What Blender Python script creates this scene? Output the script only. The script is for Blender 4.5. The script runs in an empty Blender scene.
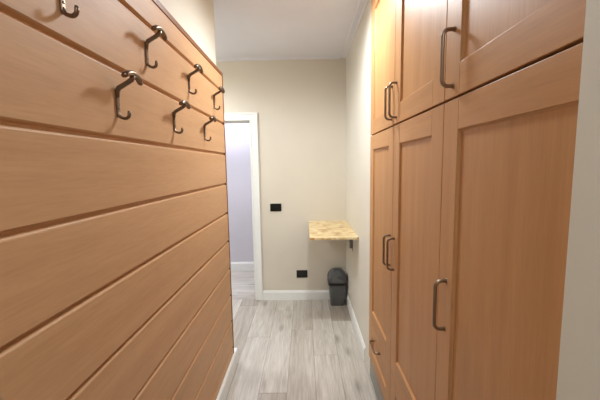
import bpy, bmesh, math, random
from mathutils import Vector, Matrix
random.seed(4)
C = bpy.context.scene.collection
R = math.radians

# ------------------------------------------------------------------ materials
def lin(c):
    return tuple(((v/255)/12.92 if v/255 <= .04045 else ((v/255+.055)/1.055)**2.4) for v in c)+(1,)

def new_mat(name, rough=.5, metal=0, spec=.5):
    m = bpy.data.materials.new(name); m.use_nodes = True
    nt = m.node_tree; b = nt.nodes['Principled BSDF']
    b.inputs['Roughness'].default_value = rough
    b.inputs['Metallic'].default_value = metal
    b.inputs['Specular IOR Level'].default_value = spec
    return m, nt, b

def nd(nt, t, **kw):
    n = nt.nodes.new(t)
    for k, v in kw.items():
        setattr(n, k, v)
    return n

def coords(nt, scale, kind='Object', rot=(0, 0, 0)):
    tc = nd(nt, 'ShaderNodeTexCoord'); mp = nd(nt, 'ShaderNodeMapping')
    mp.inputs['Scale'].default_value = scale
    mp.inputs['Rotation'].default_value = rot
    nt.links.new(tc.outputs[kind], mp.inputs['Vector'])
    return mp

def noise(nt, vec, scale, detail=4, rough=.5, dist=0):
    n = nd(nt, 'ShaderNodeTexNoise')
    n.inputs['Scale'].default_value = scale; n.inputs['Detail'].default_value = detail
    n.inputs['Roughness'].default_value = rough; n.inputs['Distortion'].default_value = dist
    nt.links.new(vec, n.inputs['Vector'])
    return n

def ramp(nt, fac, stops):
    r = nd(nt, 'ShaderNodeValToRGB'); e = r.color_ramp.elements
    e[0].position, e[0].color = stops[0][0], lin(stops[0][1])
    e[1].position, e[1].color = stops[-1][0], lin(stops[-1][1])
    for p, c in stops[1:-1]:
        k = e.new(p); k.color = lin(c)
    nt.links.new(fac, r.inputs['Fac'])
    return r

def mix(nt, a, b, fac, mode='MIX'):
    m = nd(nt, 'ShaderNodeMix', data_type='RGBA', blend_type=mode)
    if isinstance(fac, (int, float)): m.inputs[0].default_value = fac
    else: nt.links.new(fac, m.inputs[0])
    for s, v in ((6, a), (7, b)):
        if isinstance(v, tuple): m.inputs[s].default_value = v
        else: nt.links.new(v, m.inputs[s])
    return m.outputs[2]

def bump(nt, b, h, strength, dist=.002):
    n = nd(nt, 'ShaderNodeBump'); n.inputs['Strength'].default_value = strength
    n.inputs['Distance'].default_value = dist
    nt.links.new(h, n.inputs['Height']); nt.links.new(n.outputs[0], b.inputs['Normal'])

def paint(name, col, rough=.55, var=5, spec=.35):
    m, nt, b = new_mat(name, rough, 0, spec)
    mp = coords(nt, (1, 1, 1))
    n = noise(nt, mp.outputs[0], 2.2, 3)
    r = ramp(nt, n.outputs['Fac'], [(.3, tuple(c-var for c in col)), (.7, col)])
    nt.links.new(r.outputs[0], b.inputs['Base Color'])
    f = noise(nt, mp.outputs[0], 160, 2)
    bump(nt, b, f.outputs['Fac'], .12, .001)
    return m

def plain(name, col, rough=.5, metal=0, spec=.5):
    m, nt, b = new_mat(name, rough, metal, spec)
    mp = coords(nt, (1, 1, 1)); n = noise(nt, mp.outputs[0], 30, 2)
    r = ramp(nt, n.outputs['Fac'], [(.3, tuple(max(0, c-3) for c in col)), (.7, col)])
    nt.links.new(r.outputs[0], b.inputs['Base Color'])
    return m

def beech(name, axis, dark, light, rough=.45, spec=.4, tint=1.0):
    """fine straight grained beech veneer, grain along axis 1 (y) or 2 (z)"""
    m, nt, b = new_mat(name, rough, 0, spec)
    s = [9, 9, 9]; s[axis] = .45
    mp = coords(nt, tuple(s))
    n1 = noise(nt, mp.outputs[0], 2.0, 5, .6, .3)
    s2 = [70, 70, 70]; s2[axis] = 5
    mp2 = coords(nt, tuple(s2))
    n2 = noise(nt, mp2.outputs[0], 2.5, 4, .6)
    mid = tuple((a+c)/2 for a, c in zip(dark, light))
    r1 = ramp(nt, n1.outputs['Fac'], [(.28, dark), (.5, mid), (.72, light)])
    r2 = ramp(nt, n2.outputs['Fac'], [(.3, (232, 226, 220)), (.6, (255, 255, 255))])
    c = mix(nt, r1.outputs[0], r2.outputs[0], .38, 'MULTIPLY')
    nt.links.new(c, b.inputs['Base Color'])
    bump(nt, b, n2.outputs['Fac'], .05, .0006)
    return m

M = {}
M['wall'] = paint('cream_wall_paint', (226, 220, 207))
M['wall_back'] = paint('beige_wall_paint', (222, 213, 198))
M['wall_room'] = paint('room_wall_violet_light_tint', (214, 210, 218))  # white wall; the room's violet light is tinted into its colour
M['ceiling'] = paint('ceiling_paint', (230, 229, 236), .7)
M['white'] = plain('white_gloss_trim', (243, 243, 240), .3)
M['plinth'] = plain('grey_plinth', (150, 148, 142), .4)
M['wood_v'] = beech('beech_vertical', 2, (191, 139, 89), (206, 154, 103))
M['wood_h'] = beech('beech_horizontal', 1, (192, 140, 90), (207, 155, 104))
M['panel'] = beech('beech_boards', 1, (198, 153, 111), (211, 167, 124), .5, .4)
M['edge'] = beech('beech_edge_trim', 1, (120, 74, 42), (146, 94, 56), .4)
M['carcass'] = plain('brown_carcass', (120, 78, 46), .6)
M['pewter'] = plain('pewter_metal', (128, 110, 94), .32, 1)
M['steel'] = plain('satin_handle_metal', (150, 132, 114), .3, 1)
M['bracket'] = plain('grey_bracket_metal', (150, 146, 142), .5, .3)
M['black'] = plain('black_plastic', (14, 14, 15), .3)
M['bin_grey'] = plain('dark_grey_plastic', (98, 100, 100), .45)
M['bin_lid'] = plain('grey_lid_plastic', (80, 82, 85), .4)
M['bin_black'] = plain('black_bin_plastic', (24, 25, 27), .45)

def floor_material(name, cols):
    m, nt, b = new_mat(name, .36, 0, .45)
    at = nd(nt, 'ShaderNodeAttribute', attribute_name='plank')
    sep = nd(nt, 'ShaderNodeSeparateColor'); nt.links.new(at.outputs['Color'], sep.inputs[0])
    tc = nd(nt, 'ShaderNodeTexCoord')
    # every plank starts its figure somewhere else and lies along its own length
    sx = nd(nt, 'ShaderNodeSeparateXYZ'); nt.links.new(tc.outputs['Object'], sx.inputs[0])
    off = nd(nt, 'ShaderNodeMath', operation='MULTIPLY'); off.inputs[1].default_value = 37.0
    nt.links.new(sep.outputs[1], off.inputs[0])
    cm = nd(nt, 'ShaderNodeCombineXYZ')
    nt.links.new(sx.outputs['X'], cm.inputs['X']); nt.links.new(sx.outputs['Y'], cm.inputs['Y'])
    nt.links.new(off.outputs[0], cm.inputs['Z'])
    def mapped(sc):
        mp = nd(nt, 'ShaderNodeMapping'); mp.inputs['Scale'].default_value = sc
        nt.links.new(cm.outputs[0], mp.inputs['Vector']); return mp.outputs[0]
    long_ = (9, 1.1, 1) if cols == 'y' else (1.1, 9, 1)
    fine = (70, 3.5, 1) if cols == 'y' else (3.5, 70, 1)
    n1 = noise(nt, mapped(long_), 1.3, 6, .62, .9)
    n2 = noise(nt, mapped(fine), 1.6, 5, .6, .2)
    base = ramp(nt, n1.outputs['Fac'], [(.27, (168, 160, 151)), (.42, (198, 191, 181)), (.6, (212, 206, 197)), (.8, (222, 217, 210))])
    fin = ramp(nt, n2.outputs['Fac'], [(.28, (196, 190, 184)), (.62, (255, 255, 255))])
    c = mix(nt, base.outputs[0], fin.outputs[0], .55, 'MULTIPLY')
    tone = ramp(nt, sep.outputs[0], [(0, (212, 205, 198)), (1, (255, 255, 255))])
    c = mix(nt, c, tone.outputs[0], .9, 'MULTIPLY')
    # darker knots
    kn = nd(nt, 'ShaderNodeTexVoronoi'); kn.inputs['Scale'].default_value = 1.0
    nt.links.new(mapped((7, 2.2, 1) if cols == 'y' else (2.2, 7, 1)), kn.inputs['Vector'])
    kr = ramp(nt, kn.outputs['Distance'], [(.03, (255, 255, 255)), (.2, (0, 0, 0))])
    kf = nd(nt, 'ShaderNodeMath', operation='MULTIPLY'); kf.inputs[1].default_value = .6
    nt.links.new(kr.outputs[0], kf.inputs[0])
    c = mix(nt, c, lin((120, 108, 98)), kf.outputs[0])
    nt.links.new(c, b.inputs['Base Color'])
    rr = nd(nt, 'ShaderNodeMapRange'); rr.inputs[3].default_value = .3; rr.inputs[4].default_value = .46
    nt.links.new(n1.outputs['Fac'], rr.inputs[0]); nt.links.new(rr.outputs[0], b.inputs['Roughness'])
    bump(nt, b, n2.outputs['Fac'], .08, .001)
    return m
M['floor'] = floor_material('grey_oak_planks', 'y')
M['floor_x'] = floor_material('grey_oak_planks_across', 'x')
M['joint'] = plain('plank_joint', (96, 90, 84), .8)

def osb():
    m, nt, b = new_mat('strand_board', .45, 0, .4)
    mp = coords(nt, (1, 1, 1))
    cols = []
    for k, rot in enumerate((.3, 1.3, 2.3)):
        mp = coords(nt, (26, 90, 40), rot=(0, 0, rot))
        v = nd(nt, 'ShaderNodeTexVoronoi'); v.inputs['Scale'].default_value = 1.0
        nt.links.new(mp.outputs[0], v.inputs['Vector'])
        cols.append(v)
    sepa = []
    for v in cols:
        s = nd(nt, 'ShaderNodeSeparateColor'); nt.links.new(v.outputs['Color'], s.inputs[0]); sepa.append(s.outputs[0])
    mm = mix(nt, sepa[0], sepa[1], .5); mm = mix(nt, mm, sepa[2], .33)
    r = ramp(nt, mm, [(.15, (190, 146, 92)), (.35, (216, 186, 132)), (.6, (228, 208, 164)), (.85, (236, 222, 184))])
    big = noise(nt, coords(nt, (1, 1, 1)).outputs[0], 9, 3)
    br = ramp(nt, big.outputs['Fac'], [(.55, (255, 255, 255)), (.7, (205, 166, 122))])
    c = mix(nt, r.outputs[0], br.outputs[0], .8, 'MULTIPLY')
    nt.links.new(c, b.inputs['Base Color'])
    return m
M['osb'] = osb()

def emit(name, col, s):
    m, nt, b = new_mat(name, .4)
    b.inputs['Base Color'].default_value = lin(col)
    b.inputs['Emission Color'].default_value = lin(col); b.inputs['Emission Strength'].default_value = s
    return m
M['lamp_warm'] = emit('lamp_diffuser_warm', (255, 236, 208), 6)
M['lamp_cool'] = emit('lamp_diffuser_cool', (226, 230, 255), 6)

# ------------------------------------------------------------------ mesh helpers
def box(bm, x0, x1, y0, y1, z0, z1, mi=0):
    vs = [bm.verts.new((x, y, z)) for x in (x0, x1) for y in (y0, y1) for z in (z0, z1)]
    q = [(0, 1, 3, 2), (4, 6, 7, 5), (0, 4, 5, 1), (2, 3, 7, 6), (0, 2, 6, 4), (1, 5, 7, 3)]
    fs = []
    for f in q:
        fc = bm.faces.new([vs[i] for i in f]); fc.material_index = mi; fs.append(fc)
    return fs

def prism(bm, prof, axis, a, b_, mi=0):
    """closed 2-D profile swept along an axis ('x' or 'y'); prof = (u, v) pairs, v is z"""
    def P(u, v, t): return (t, u, v) if axis == 'x' else (u, t, v)
    A = [bm.verts.new(P(u, v, a)) for u, v in prof]; B = [bm.verts.new(P(u, v, b_)) for u, v in prof]
    n = len(prof)
    for i in range(n):
        f = bm.faces.new((A[i], A[(i+1) % n], B[(i+1) % n], B[i])); f.material_index = mi
    for L in (A, list(reversed(B))):
        f = bm.faces.new(L); f.material_index = mi

def sweep(bm, pts, radii, side, seg=12, mi=0):
    """tube through pts; radii = (half width along side, half thickness) per point"""
    rings = []; side = Vector(side).normalized()
    P = [Vector(p) for p in pts]
    for i, p in enumerate(P):
        t = (P[min(i+1, len(P)-1)]-P[max(i-1, 0)]).normalized()
        s = (side-t*side.dot(t)).normalized(); u = t.cross(s)
        a, b_ = radii[i] if isinstance(radii, list) else radii
        rings.append([bm.verts.new(p+s*a*math.cos(2*math.pi*k/seg)+u*b_*math.sin(2*math.pi*k/seg)) for k in range(seg)])
    for r0, r1 in zip(rings, rings[1:]):
        for k in range(seg):
            f = bm.faces.new((r0[k], r0[(k+1) % seg], r1[(k+1) % seg], r1[k])); f.material_index = mi; f.smooth = True
    for r, p in ((rings[0], P[0]), (rings[-1], P[-1])):
        c = bm.verts.new(p)
        for k in range(seg):
            f = bm.faces.new((r[k], r[(k+1) % seg], c)); f.material_index = mi
    return rings

def lathe(bm, prof, seg=40, mi=0, centre=(0, 0, 0)):
    rings = []
    for r, z in prof:
        rings.append([bm.verts.new((centre[0]+r*math.cos(2*math.pi*k/seg), centre[1]+r*math.sin(2*math.pi*k/seg), centre[2]+z)) for k in range(seg)])
    for a, b_ in zip(rings, rings[1:]):
        for k in range(seg):
            f = bm.faces.new((a[k], a[(k+1) % seg], b_[(k+1) % seg], b_[k])); f.smooth = True; f.material_index = mi
    for r in (rings[0], rings[-1]):
        f = bm.faces.new(r); f.material_index = mi

def obj(name, bm, mats, parent=None, loc=(0, 0, 0), bevel=0, seg=2):
    bmesh.ops.recalc_face_normals(bm, faces=bm.faces)
    me = bpy.data.meshes.new(name); bm.to_mesh(me); bm.free()
    o = bpy.data.objects.new(name, me); C.objects.link(o)
    for m in (mats if isinstance(mats, (list, tuple)) else [mats]): me.materials.append(m)
    o.location = loc
    if parent: o.parent = parent
    if bevel:
        b = o.modifiers.new('bevel', 'BEVEL'); b.width = bevel; b.segments = seg; b.limit_method = 'ANGLE'; b.angle_limit = R(40)
        b.harden_normals = False
    return o

def struct(name, bm, mats, **kw):
    o = obj(name, bm, mats, **kw); o['kind'] = 'structure'; return o

def tag(o, label, cat, group=None):
    o['label'] = label; o['category'] = cat
    if group: o['group'] = group
    return o

def thing(name, label, cat, loc=(0, 0, 0), group=None):
    o = bpy.data.objects.new(name, None); C.objects.link(o); o.location = loc
    o.empty_display_size = .1
    return tag(o, label, cat, group)

def copy_tree(o, parent=None):
    c = o.copy(); C.objects.link(c)
    if parent: c.parent = parent
    for ch in list(o.children): copy_tree(ch, c)
    return c

# ------------------------------------------------------------------ dimensions (metres, camera above the origin)
HC = 2.53
YB = 3.30                        # back wall
XR = .436                        # right wall
XW = -.572                       # left wall face
XP = -.530                       # face of the board panelling
YE = 2.16                        # end of left wall
F = .425                         # wardrobe door faces
YW = 2.04                        # far side of wardrobe
G1, G2, G3 = 1.512, .979, .414
Y0 = -1.6

# ------------------------------------------------------------------ floor of planks
def plank_mesh(name, mat, along, cols, x0, x1, y0, y1, L, W):
    bm = bmesh.new(); lay = bm.loops.layers.float_color.new('plank')
    g = .0009
    def q(ax0, ax1, ay0, ay1, tone, off):
        if along == 'x': ax0, ax1, ay0, ay1 = ay0, ay1, ax0, ax1
        ax0, ax1 = max(ax0, x0), min(ax1, x1); ay0, ay1 = max(ay0, y0), min(ay1, y1)
        if ax1-ax0 < .004 or ay1-ay0 < .004: return
        fs = box(bm, ax0+g, ax1-g, ay0+g, ay1-g, -.008, 0)
        for f in fs:
            for l in f.loops: l[lay] = (tone, off, 0, 1)
    for c0, c1, j in cols:
        lo, hi = (y0, y1) if along == 'y' else (x0, x1)
        y = j-math.ceil((j-lo)/L)*L
        while y < hi:
            q(c0, c1, y, y+L, random.random(), random.random()); y += L
    for f in box(bm, x0, x1, y0, y1, -.05, -.0015, 1):
        for l in f.loops: l[lay] = (0, 0, 0, 1)
    return struct(name, bm, [mat, M['joint']])

edges = [-.513, -.315, -.133, .054, .237, .424]
joints = {-.513: 2.544, -.315: 3.035, -.133: 2.654, .054: 2.28, .237: 2.81}
cols = [(a, b_, joints[a]) for a, b_ in zip(edges, edges[1:])]
cols += [(.424, .61, 2.0)]
jj = [3.156, 2.5, 2.9, 2.3, 2.7, 3.1, 2.2, 2.6]
for k in range(8): cols.append((-.513-.186*(k+1), -.513-.186*k, jj[k]))
plank_mesh('floor', M['floor'], 'y', cols, -1.9, .60, Y0, YB+.02, 1.16, .186)
cols2 = [(3.32+.186*k, 3.32+.186*(k+1), random.uniform(-1, 0)) for k in range(6)]
plank_mesh('floor_beyond', M['floor_x'], 'x', cols2, -2.2, .4, YB+.02, 4.32, 1.16, .186)

# ------------------------------------------------------------------ shell
def wall(name, *b_, mat='wall'):
    bm = bmesh.new(); box(bm, *b_); return struct(name, bm, M[mat])
DL, DR, DH = -1.38, -.545, 1.93     # doorway in the back wall
bm = bmesh.new()
box(bm, DR, XR+.15, YB, YB+.12, 0, HC); box(bm, -1.9, DL, YB, YB+.12, 0, HC); box(bm, DL, DR, YB, YB+.12, DH, HC)
struct('wall_back', bm, M['wall_back'])
wall('wall_right', XR, XR+.15, YW+.004, YB, 0, HC)
wall('wall_right_near', .3415, 1.05, Y0, .405, 0, HC)
wall('wall_right_behind', 1.02, 1.05, .405, YW+.004, 0, HC)
wall('wall_right_return', XR+.15, 1.05, YW+.004, YW+.1, 0, HC)
wall('wall_left', XW-.14, XW, Y0, YE, 0, HC)
wall('wall_hall_near', -1.9, XW-.14, YE-.14, YE, 0, HC)
wall('wall_hall_left', -2.04, -1.9, YE-.14, YB+.12, 0, HC)
wall('wall_behind', XW-.14, .3415, Y0-.1, Y0, 0, HC)
wall('wall_beyond', -2.2, .4, 4.30, 4.42, 0, HC, mat='wall_room')
wall('wall_beyond_left', -2.3, -2.2, YB+.12, 4.42, 0, HC, mat='wall_room')
wall('wall_beyond_right', .4, .5, YB+.12, 4.42, 0, HC, mat='wall_room')
bm = bmesh.new(); box(bm, -2.3, 1.05, Y0-.1, 4.42, HC, HC+.1); struct('ceiling', bm, M['ceiling'])

# slim plaster cornice round the hall ceiling
def cornice_prof(s, x):       # x = wall face, s = direction into the room
    return [(x, HC), (x, HC-.014), (x+s*.006, HC-.014), (x+s*.012, HC-.008), (x+s*.05, HC-.006), (x+s*.056, HC-.002), (x+s*.056, HC)]
bm = bmesh.new(); prism(bm, cornice_prof(-1, XR), 'y', YW+.004, YB); struct('trim_1', bm, M['ceiling'])
bm = bmesh.new(); prism(bm, cornice_prof(-1, YB), 'x', -1.9, XR-.056); struct('trim_2', bm, M['ceiling'])

# baseboards
def skirt(s, x, h=.105, t=.013):
    return [(x, 0), (x, h), (x+s*t*.45, h), (x+s*t*.7, h-.012), (x+s*t, h-.02), (x+s*t, 0)]
bm = bmesh.new(); prism(bm, skirt(-1, XR), 'y', 2.205, YB-.013); struct('baseboard_right', bm, M['white'])
bm = bmesh.new(); prism(bm, skirt(-1, YB), 'x', -.473, XR-.013); struct('baseboard_back', bm, M['white'])
bm = bmesh.new(); prism(bm, skirt(-1, 4.30, .12, .015), 'x', -2.2, .4); struct('baseboard_beyond', bm, M['white'])
bm = bmesh.new(); prism(bm, [(XW, 0), (XW, .114), (-.521, .114), (-.516, .109), (-.514, .104), (-.514, 0)], 'y', .5, 2.20)
struct('baseboard_left', bm, M['white'])
bm = bmesh.new(); prism(bm, skirt(-1, .3415), 'y', Y0, .405); struct('baseboard_right_near', bm, M['white'])
bm = bmesh.new(); prism(bm, skirt(1, XW), 'y', Y0, .5); struct('baseboard_left_near', bm, M['white'])

# door frame of the doorway in the back wall: lining + moulded casing
bm = bmesh.new()
box(bm, DR-.012, DR, YB-.002, YB+.122, 0, DH); box(bm, DL, DL+.012, YB-.002, YB+.122, 0, DH)
box(bm, DL, DR, YB-.002, YB+.122, DH-.012, DH)
box(bm, DR-.024, DR-.012, YB+.05, YB+.085, 0, DH-.012); box(bm, DL+.012, DL+.024, YB+.05, YB+.085, 0, DH-.012)
box(bm, DL+.012, DR-.012, YB+.05, YB+.085, DH-.024, DH-.012)
for face, s in ((YB, -1), (YB+.12, 1)):
    for (a, b_, t) in ((0, .06, .014), (.06, .078, .02), (0, .012, .018)):
        ya, yb = sorted((face, face+s*t))
        box(bm, DR-.006+a, DR-.006+b_, ya, yb, 0, DH-.006+b_)
        box(bm, DL+.006-b_, DL+.006-a, ya, yb, 0, DH-.006+b_)
        box(bm, DL+.006-a, DR-.006+a, ya, yb, DH-.006+a, DH-.006+b_)
struct('door_1', bm, M['white'], bevel=.002)

# ------------------------------------------------------------------ board panelling on the left wall
grooves = [1.944, 1.738, 1.5375, 1.338, 1.139, .942, .7465, .553, .3625, .166]
PT, PB, PY0, PY1 = 2.048, .114, .498, 2.135
bp = thing('wall_panelling', 'tall beech board panelling with wide horizontal planks and grooves on left wall', 'wall panelling')
bm = bmesh.new()
zs = [PT-.006]+grooves+[PB]
XB = -.543                                        # bottom of the grooves
prof = [(XW, PB), (XP, PB)]
zz = sorted(grooves)
for z in zz:
    # lower board's top edge (small round), groove floor, then upper board's long chamfer
    prof += [(XP, z-.0128), (XP-.001, z-.0098), (XP-.003, z-.0076), (XP-.009, z-.006), (XB, z-.004), (XB, z+.002), (XP-.004, z+.0055), (XP, z+.0085)]
prof += [(XP, PT-.006), (XW, PT-.006)]
prism(bm, prof, 'y', PY0, PY1-.008)
obj('boards', bm, M['panel'], bp)
bm = bmesh.new()
box(bm, XW, XP+.004, PY0, PY1, PT-.006, PT+.017); box(bm, XW, XP+.004, PY1-.008, PY1, PB, PT-.006)
obj('edge_trim', bm, M['edge'], bp, bevel=.0015)['label'] = 'dark brown edging strip'

# ------------------------------------------------------------------ coat hooks
HB = 'coat hooks on the board panelling'
def make_hook():
    t = thing('coat_hook', 'x', 'coat hook', (XP, 0, 0), HB)
    bm = bmesh.new()
    # slim back plate; origin is the middle of the plate's lower end, on the boards
    pr = [(-.0045, 0), (-.0065, .006), (-.0065, .072), (-.005, .078), (.005, .078), (.0065, .072), (.0065, .006), (.0045, 0)]
    A = [bm.verts.new((0, y, z)) for y, z in pr]; B = [bm.verts.new((.006, y*.85, z)) for y, z in pr]
    bm.faces.new(A); bm.faces.new(list(reversed(B)))
    for i in range(8): bm.faces.new((A[i], A[(i+1) % 8], B[(i+1) % 8], B[i]))
    obj('back_plate', bm, M['pewter'], t, bevel=.001)
    bm = bmesh.new()      # arm rising outward to the cross bar
    sweep(bm, [(.004, 0, .052), (.005, 0, .071), (.009, 0, .080), (.024, 0, .088), (.038, 0, .0955), (.048, 0, .102), (.053, 0, .112)],
          [(.0068, .0035), (.0075, .006), (.0078, .0068), (.0076, .0066), (.0076, .0066), (.008, .007), (.007, .006)], (0, 1, 0))
    obj('arm', bm, M['pewter'], t)
    bm = bmesh.new()      # arched cross bar with drooping ends
    pts, rad = [], []
    for k in range(15):
        u = -1+2*k/14
        pts.append((.053-.003*u*u, .045*u, .117-.017*abs(u)**2.4))
        w = .0094
        if k in (0, 14): w *= .72
        rad.append((w, w*.78))
    sweep(bm, pts, rad, (1, 0, 0))
    obj('cross_bar', bm, M['pewter'], t)
    bm = bmesh.new()      # small lower hook
    pts = [(.002, 0, .016), (.004, 0, .006), (.009, 0, -.001)]
    for k in range(7):
        a = R(-105+k*17.5); pts.append((.0215+.0125*math.cos(a), 0, .0065+.0115*math.sin(a)))
    pts += [(.0342, 0, .0105), (.0335, 0, .0155)]
    pts = pts[:3]+pts[3:]
    sweep(bm, pts, [(.006, .0035), (.006, .0048)]+[(.0058, .0046)]*(len(pts)-3)+[(.0045, .0036)], (0, 1, 0))
    obj('lower_hook', bm, M['pewter'], t)
    for z in (.024, .05):
        bm = bmesh.new(); lathe(bm, [(.0036, 0), (.0036, .001), (.002, .0022)], 14)
        s = obj('screw', bm, M['steel'], t, (.006, 0, z)); s.rotation_euler = (0, R(90), 0)
    return t
hk = make_hook()
spots = [(.728, 1.793, 'dark metal coat hook cut off by the top left corner of the photo'),
 (1.105, 1.797, 'dark metal coat hook in the upper row, largest one fully in view there'),
 (1.498, 1.797, 'dark metal coat hook in the upper row, between two others of that row'),
 (1.905, 1.797, 'dark metal coat hook at the far end of the upper row by the edging'),
 (.911, 1.598, 'largest dark metal coat hook, the nearest one of the lower row'),
 (1.302, 1.598, 'dark metal coat hook in the middle of the lower row of three'),
 (1.695, 1.598, 'dark metal coat hook at the far end of the lower row')]
for i, (y, z, lab) in enumerate(spots):
    o = hk if i == 0 else copy_tree(hk)
    o.location = (XP, y, z); o['label'] = lab

# ------------------------------------------------------------------ built-in wardrobes on the right
GAP = .0016
TH = .02
def door_mesh(y0, y1, z0, z1, st=.088, rail=.086, rec=.009):
    """frame of two stiles and two rails round a recessed flat panel, in world y/z, face at x=0"""
    bm = bmesh.new()
    box(bm, 0, TH, y0, y0+st, z0, z1, 0); box(bm, 0, TH, y1-st, y1, z0, z1, 0)
    box(bm, .0002, TH, y0+st, y1-st, z0, z0+rail, 1); box(bm, .0002, TH, y0+st, y1-st, z1-rail, z1, 1)
    a, b_, c, d = y0+st, y1-st, z0+rail, z1-rail; e, w_ = .003, .0055
    O = [(a, c), (b_, c), (b_, d), (a, d)]; I = [(a+w_, c+w_), (b_-w_, c+w_), (b_-w_, d-w_), (a+w_, d-w_)]
    vo = [bm.verts.new((e, y, z)) for y, z in O]; vi = [bm.verts.new((rec+.0002, y, z)) for y, z in I]
    vb = [bm.verts.new((rec+.0002, y, z)) for y, z in O]
    for i in range(4):
        j = (i+1) % 4; mi = 1 if i in (0, 2) else 0
        for q_ in ((vo[i], vo[j], vi[j], vi[i]), (vb[i], vb[j], vi[j], vi[i]), (vo[i], vo[j], vb[j], vb[i])):
            fc = bm.faces.new(q_); fc.material_index = mi
    box(bm, rec, TH-.004, y0+st-.002, y1-st+.002, z0+rail-.002, z1-rail+.002, 0)
    return bm

def bow(length, out=.032, horizontal=False):
    """D-shaped bow handle; fixed ends at x=0, grip at x=-out"""
    h = length/2; r = .017; pts = [(0, -h), (-out*.35, -h)]
    for k in range(7):
        a = R(k*15); pts.append((-out+r*(1-math.sin(a)), -h+r*(1-math.cos(a)) if k else -h))
    pts = [(0, -h), (-(out-r)*.6, -h)]
    for k in range(7):
        a = R(90*k/6); pts.append((-(out-r)-r*math.sin(a), -h+r*(1-math.cos(a))))
    full = pts+[(x, -y) for x, y in reversed(pts)]
    bm = bmesh.new()
    P = [(x, y, 0) if horizontal else (x, 0, y) for x, y in full]
    sweep(bm, P, (.0064, .0054), (0, 0, 1) if horizontal else (0, 1, 0), 14)
    # little feet where it meets the door
    for s in (-h, h):
        p0 = (0, s, 0) if horizontal else (0, 0, s)
        p1 = (-.003, s, 0) if horizontal else (-.003, 0, s)
        sweep(bm, [p0, p1], (.0075, .0075), (0, 0, 1) if horizontal else (0, 1, 0), 14)
    return bm

def add_door(parent, y0, y1, z0, z1, hy, hz, name='door', horizontal=False, L=.153):
    d = obj(name, door_mesh(y0, y1, z0, z1), [M['wood_v'], M['wood_h']], parent, (F, 0, 0), bevel=.0014)
    if hy is not None:
        h = obj('handle', bow(L, horizontal=horizontal), M['steel'], d, (0, hy, hz))
        h['label'] = 'satin metal bow handle'
    return d

def carcass(parent, y0, y1, z0, z1):
    bm = bmesh.new(); x0, x1, t = F+TH+.001, 1.0, .018
    box(bm, x0, x1, y0, y0+t, z0, z1); box(bm, x0, x1, y1-t, y1, z0, z1)
    box(bm, x0, x1, y0+t, y1-t, z0, z0+t); box(bm, x0, x1, y0+t, y1-t, z1-t, z1)
    box(bm, x1-.006, x1, y0+t, y1-t, z0+t, z1-t)
    return obj('carcass', bm, M['carcass'], parent)

ZS, ZU, ZL, ZD = 1.634, 2.445, .418, .150    # upper/lower seam, top, drawer top, drawer bottom
w = thing('wardrobe', 'tall beech wardrobe with two panelled doors and drawers below, by the pale wall', 'wardrobe')
carcass(w, G2, YW, .13, ZS-.004)
bm = bmesh.new(); box(bm, F+.007, F+.02, G2, YW-.004, 0, .129); box(bm, F+.02, .98, G2+.02, G2+.04, 0, .129); box(bm, F+.02, .98, YW-.044, YW-.024, 0, .129)
obj('plinth', bm, M['plinth'], w)['label'] = 'grey kickboard'
add_door(w, G1+GAP, YW, ZL+GAP, ZS-.0045, G1+.038, 1.022)
add_door(w, G2+GAP, G1-GAP, ZL+GAP, ZS-.0045, G1-.034, 1.022)
add_door(w, G1+GAP, YW, ZD, ZL-GAP, 1.80, .354, 'drawer', True, .135)
add_door(w, G2+GAP, G1-GAP, ZD, ZL-GAP, 1.245, .354, 'drawer', True, .135)

w2 = thing('wardrobe', 'beech wardrobe with one long panelled door beside the near white wall end', 'wardrobe')
carcass(w2, G3-.002, G2-.0005, .13, ZS-.004)
bm = bmesh.new(); box(bm, F+.007, F+.02, G3, G2-.001, 0, .129); box(bm, F+.02, .98, G3+.02, G3+.04, 0, .129)
obj('plinth', bm, M['plinth'], w2)['label'] = 'grey kickboard'
add_door(w2, G3, G2-GAP, ZD, ZS-.0045, G2-.052, 1.02)

u = thing('overhead_cabinet', 'beech overhead cabinet with a pair of handles, near the ceiling by the pale wall', 'cabinet')
carcass(u, G2, YW, ZS+.0035, ZU)
add_door(u, G1+GAP, YW, ZS+.003, ZU, G1+.038, 1.742)
add_door(u, G2+GAP, G1-GAP, ZS+.003, ZU, G1-.034, 1.742)
u2 = thing('overhead_cabinet', 'beech overhead cabinet with one large handle, top right nearest the camera', 'cabinet')
carcass(u2, G3-.002, G2-.0005, ZS+.0035, ZU)
add_door(u2, G3, G2-GAP, ZS+.003, ZU, G2-.052, 1.745)
bm = bmesh.new(); box(bm, F+.004, 1.0, .407, YW, ZU+.002, HC); struct('trim_3', bm, M['wood_h'])

# ------------------------------------------------------------------ strand-board shelf and its brackets
sh = thing('wall_shelf', 'speckled strand board shelf held in the corner above the dark bin', 'shelf', (0, 0, 0))
bm = bmesh.new(); box(bm, .037, XR-.001, 2.51, YB-.001, .848, .866)
obj('board', bm, M['osb'], sh, bevel=.001)
for y in (2.83,):
    bm = bmesh.new()
    box(bm, XR-.03, XR-.001, y-.003, y+.003, .69, .8475); box(bm, XR-.004, XR-.001, y-.003, y+.02, .665, .8475)
    box(bm, XR-.16, XR-.001, y-.017, y+.017, .844, .8478)
    sweep(bm, [(XR-.004, y, .72), (XR-.06, y, .79), (XR-.105, y, .845)], (.005, .002), (0, 1, 0), 8)
    obj('bracket', bm, M['bracket'], sh)['label'] = 'grey metal angle bracket'

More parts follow.
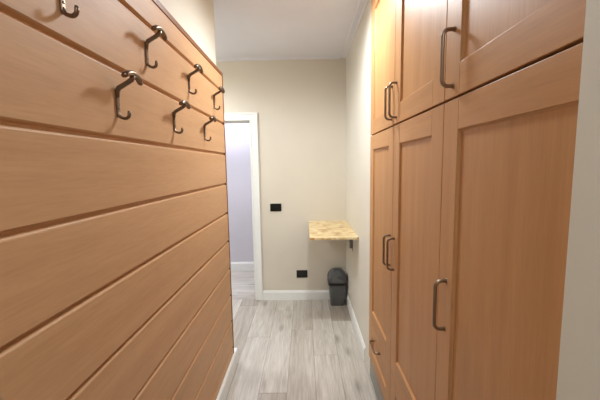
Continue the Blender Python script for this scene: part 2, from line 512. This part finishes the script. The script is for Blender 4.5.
# ------------------------------------------------------------------ swing-top bin
bn = thing('waste_bin', 'small dark grey swing top waste bin standing in the corner under the shelf', 'bin', (.322, 3.195, 0))
def rrect(hx, hy, r, z, n=5):
    out = []
    for cx, cy, a0 in ((hx-r, hy-r, 0), (-hx+r, hy-r, 90), (-hx+r, -hy+r, 180), (hx-r, -hy+r, 270)):
        for k in range(n+1):
            a = R(a0+90*k/n); out.append((cx+r*math.cos(a), cy+r*math.sin(a), z))
    return out
def loft(bm, rings, cap=(True, True)):
    V = [[bm.verts.new(p) for p in r] for r in rings]; n = len(V[0])
    for a, b_ in zip(V, V[1:]):
        for k in range(n):
            f = bm.faces.new((a[k], a[(k+1) % n], b_[(k+1) % n], b_[k])); f.smooth = True
    if cap[0]: bm.faces.new(V[0])
    if cap[1]: bm.faces.new(V[-1])
bm = bmesh.new()
loft(bm, [rrect(.066, .062, .02, 0), rrect(.069, .065, .022, .006), rrect(.079, .075, .024, .225), rrect(.079, .075, .024, .232)])
obj('body', bm, M['bin_grey'], bn)
bm = bmesh.new()
loft(bm, [rrect(.086, .082, .026, .219), rrect(.090, .086, .027, .223), rrect(.093, .088, .027, .242), rrect(.090, .085, .026, .247)])
obj('rim', bm, M['bin_black'], bn)['label'] = 'black rim band'
# hood: shoulders swell out, then a domed roof; front sloped by the flap
bm = bmesh.new()
rings = []
for k in range(11):
    t = k/10
    z = .243+.138*math.sin(t*math.pi/2*.98)
    s = math.cos(t*math.pi/2*.93)
    swell = 1+.13*math.sin(min(1, t/.55)*math.pi)
    wx = .092*swell*max(.24, 1-t**2.2*.85)
    wy = .080*swell*max(.3, 1-t**2.4*.8)
    rings.append(rrect(wx, wy, min(wx, wy)*.42, z))
loft(bm, rings)
obj('lid', bm, M['bin_lid'], bn, (.006, 0, 0))
bm = bmesh.new()      # swing flap lying in the hood's front
fl = [(-.062, .252), (.062, .252), (.057, .30), (.044, .342), (.02, .372), (-.02, .372), (-.044, .342), (-.057, .30)]
def fy(z): return -.094+.5*max(0, z-.30)
A = [bm.verts.new((x, fy(z), z)) for x, z in fl]; B = [bm.verts.new((x*.95, fy(z)+.03, z)) for x, z in fl]
bm.faces.new(A); bm.faces.new(list(reversed(B)))
for i in range(8): bm.faces.new((A[i], A[(i+1) % 8], B[(i+1) % 8], B[i]))
obj('flap', bm, M['bin_grey'], bn, bevel=.003)

# ------------------------------------------------------------------ black wall plates
def plate(name, label, x, z, kind):
    t = thing(name, label, kind, (x, YB, z))
    bm = bmesh.new(); box(bm, -.059, .059, -.009, 0, -.041, .041)
    obj('cover_plate', bm, M['black'], t, bevel=.003)
    n = 3
    for k in range(n):
        cx = -.0225+.0225*k
        bm = bmesh.new(); box(bm, cx-.0106, cx+.0106, -.0115, -.0085, -.0225, .0225)
        obj('rocker' if kind == 'light switch' else 'module', bm, M['black'], t, bevel=.001)
plate('light_switch', 'black rectangular switch plate at waist height on the beige back wall', -.307, 1.018, 'light switch')
plate('power_socket', 'black rectangular socket plate just above the white baseboard, beside the bin', -.041, .289, 'socket')

# ------------------------------------------------------------------ ceiling lamps (above the frame; entry and passage ones are added fill)
def downlight(name, label, x, y, mat, r=.085, z=HC):
    t = thing(name, label, 'lamp', (x, y, z))
    bm = bmesh.new(); lathe(bm, [(r+.012, 0), (r+.012, -.01), (r+.004, -.016), (r, -.016), (r, -.006)], 40)
    obj('ring', bm, M['white'], t)
    bm = bmesh.new(); lathe(bm, [(r, -.008), (r, -.014), (r*.6, -.0152), (.001, -.0155)], 40)
    obj('diffuser', bm, mat, t)
def spot(name, loc, energy, col, cone=160, blend=.6, r=.08, rot=(0, 0, 0)):
    l = bpy.data.lights.new(name, 'SPOT'); l.energy = energy; l.color = col; l.spot_size = R(cone); l.spot_blend = blend; l.shadow_soft_size = r
    o = bpy.data.objects.new(name, l); C.objects.link(o); o.location = loc; o.rotation_euler = rot
    return o
WARM = (.90, .97, 1.0)
downlight('ceiling_lamp', 'round warm ceiling downlight above the corridor', .08, 1.86, M['lamp_warm'])
spot('corridor_light', (.08, 1.86, HC-.03), 65, WARM, 178, .85, .11)
downlight('ceiling_lamp', 'unseen fill downlight added behind the camera', .12, -.5, M['lamp_warm'])
spot('entry_fill_light', (.12, -.5, HC-.03), 30, (.84, .95, 1.08), 178, .8)  # added fill, no known lamp here; lifts the near wall ends
downlight('ceiling_lamp', 'round cool ceiling downlight in the room beyond the doorway', -.95, 3.95, M['lamp_cool'])
spot('room_light', (-.95, 3.95, HC-.03), 52, (.84, .88, 1), 172, .5)
downlight('ceiling_lamp', 'unseen fill downlight added in the side passage', -1.5, 2.4, M['lamp_warm'])
spot('passage_fill_light', (-1.5, 2.4, HC-.03), 68, (.88, .94, 1), 174, .4, .2)  # invented source out of view, added to brighten back wall and floor

wd = bpy.data.worlds.new('world'); bpy.context.scene.world = wd; wd.use_nodes = True
wd.node_tree.nodes['Background'].inputs[0].default_value = (.8, .85, 1, 1)
wd.node_tree.nodes['Background'].inputs[1].default_value = .2

# ------------------------------------------------------------------ camera
yaw, pitch, roll = R(-.857), R(-6.175), R(-.965)
f = Vector((math.sin(yaw)*math.cos(pitch), math.cos(yaw)*math.cos(pitch), math.sin(pitch)))
r = Vector((math.cos(yaw), -math.sin(yaw), 0)); up = r.cross(f)
r2 = math.cos(roll)*r+math.sin(roll)*up; u2 = -math.sin(roll)*r+math.cos(roll)*up
cam = bpy.data.cameras.new('camera'); cam.sensor_width = 36; cam.lens = 314.27/600*36; cam.clip_start = .02
co = bpy.data.objects.new('camera', cam); C.objects.link(co)
m = Matrix((r2, u2, -f)).transposed().to_4x4(); m.translation = Vector((0, 0, 1.45)); co.matrix_world = m
bpy.context.scene.camera = co
vs = bpy.context.scene.view_settings
vs.view_transform = 'Standard'; vs.look = 'None'; vs.gamma = 1; vs.use_curve_mapping = False; vs.exposure = 0.72
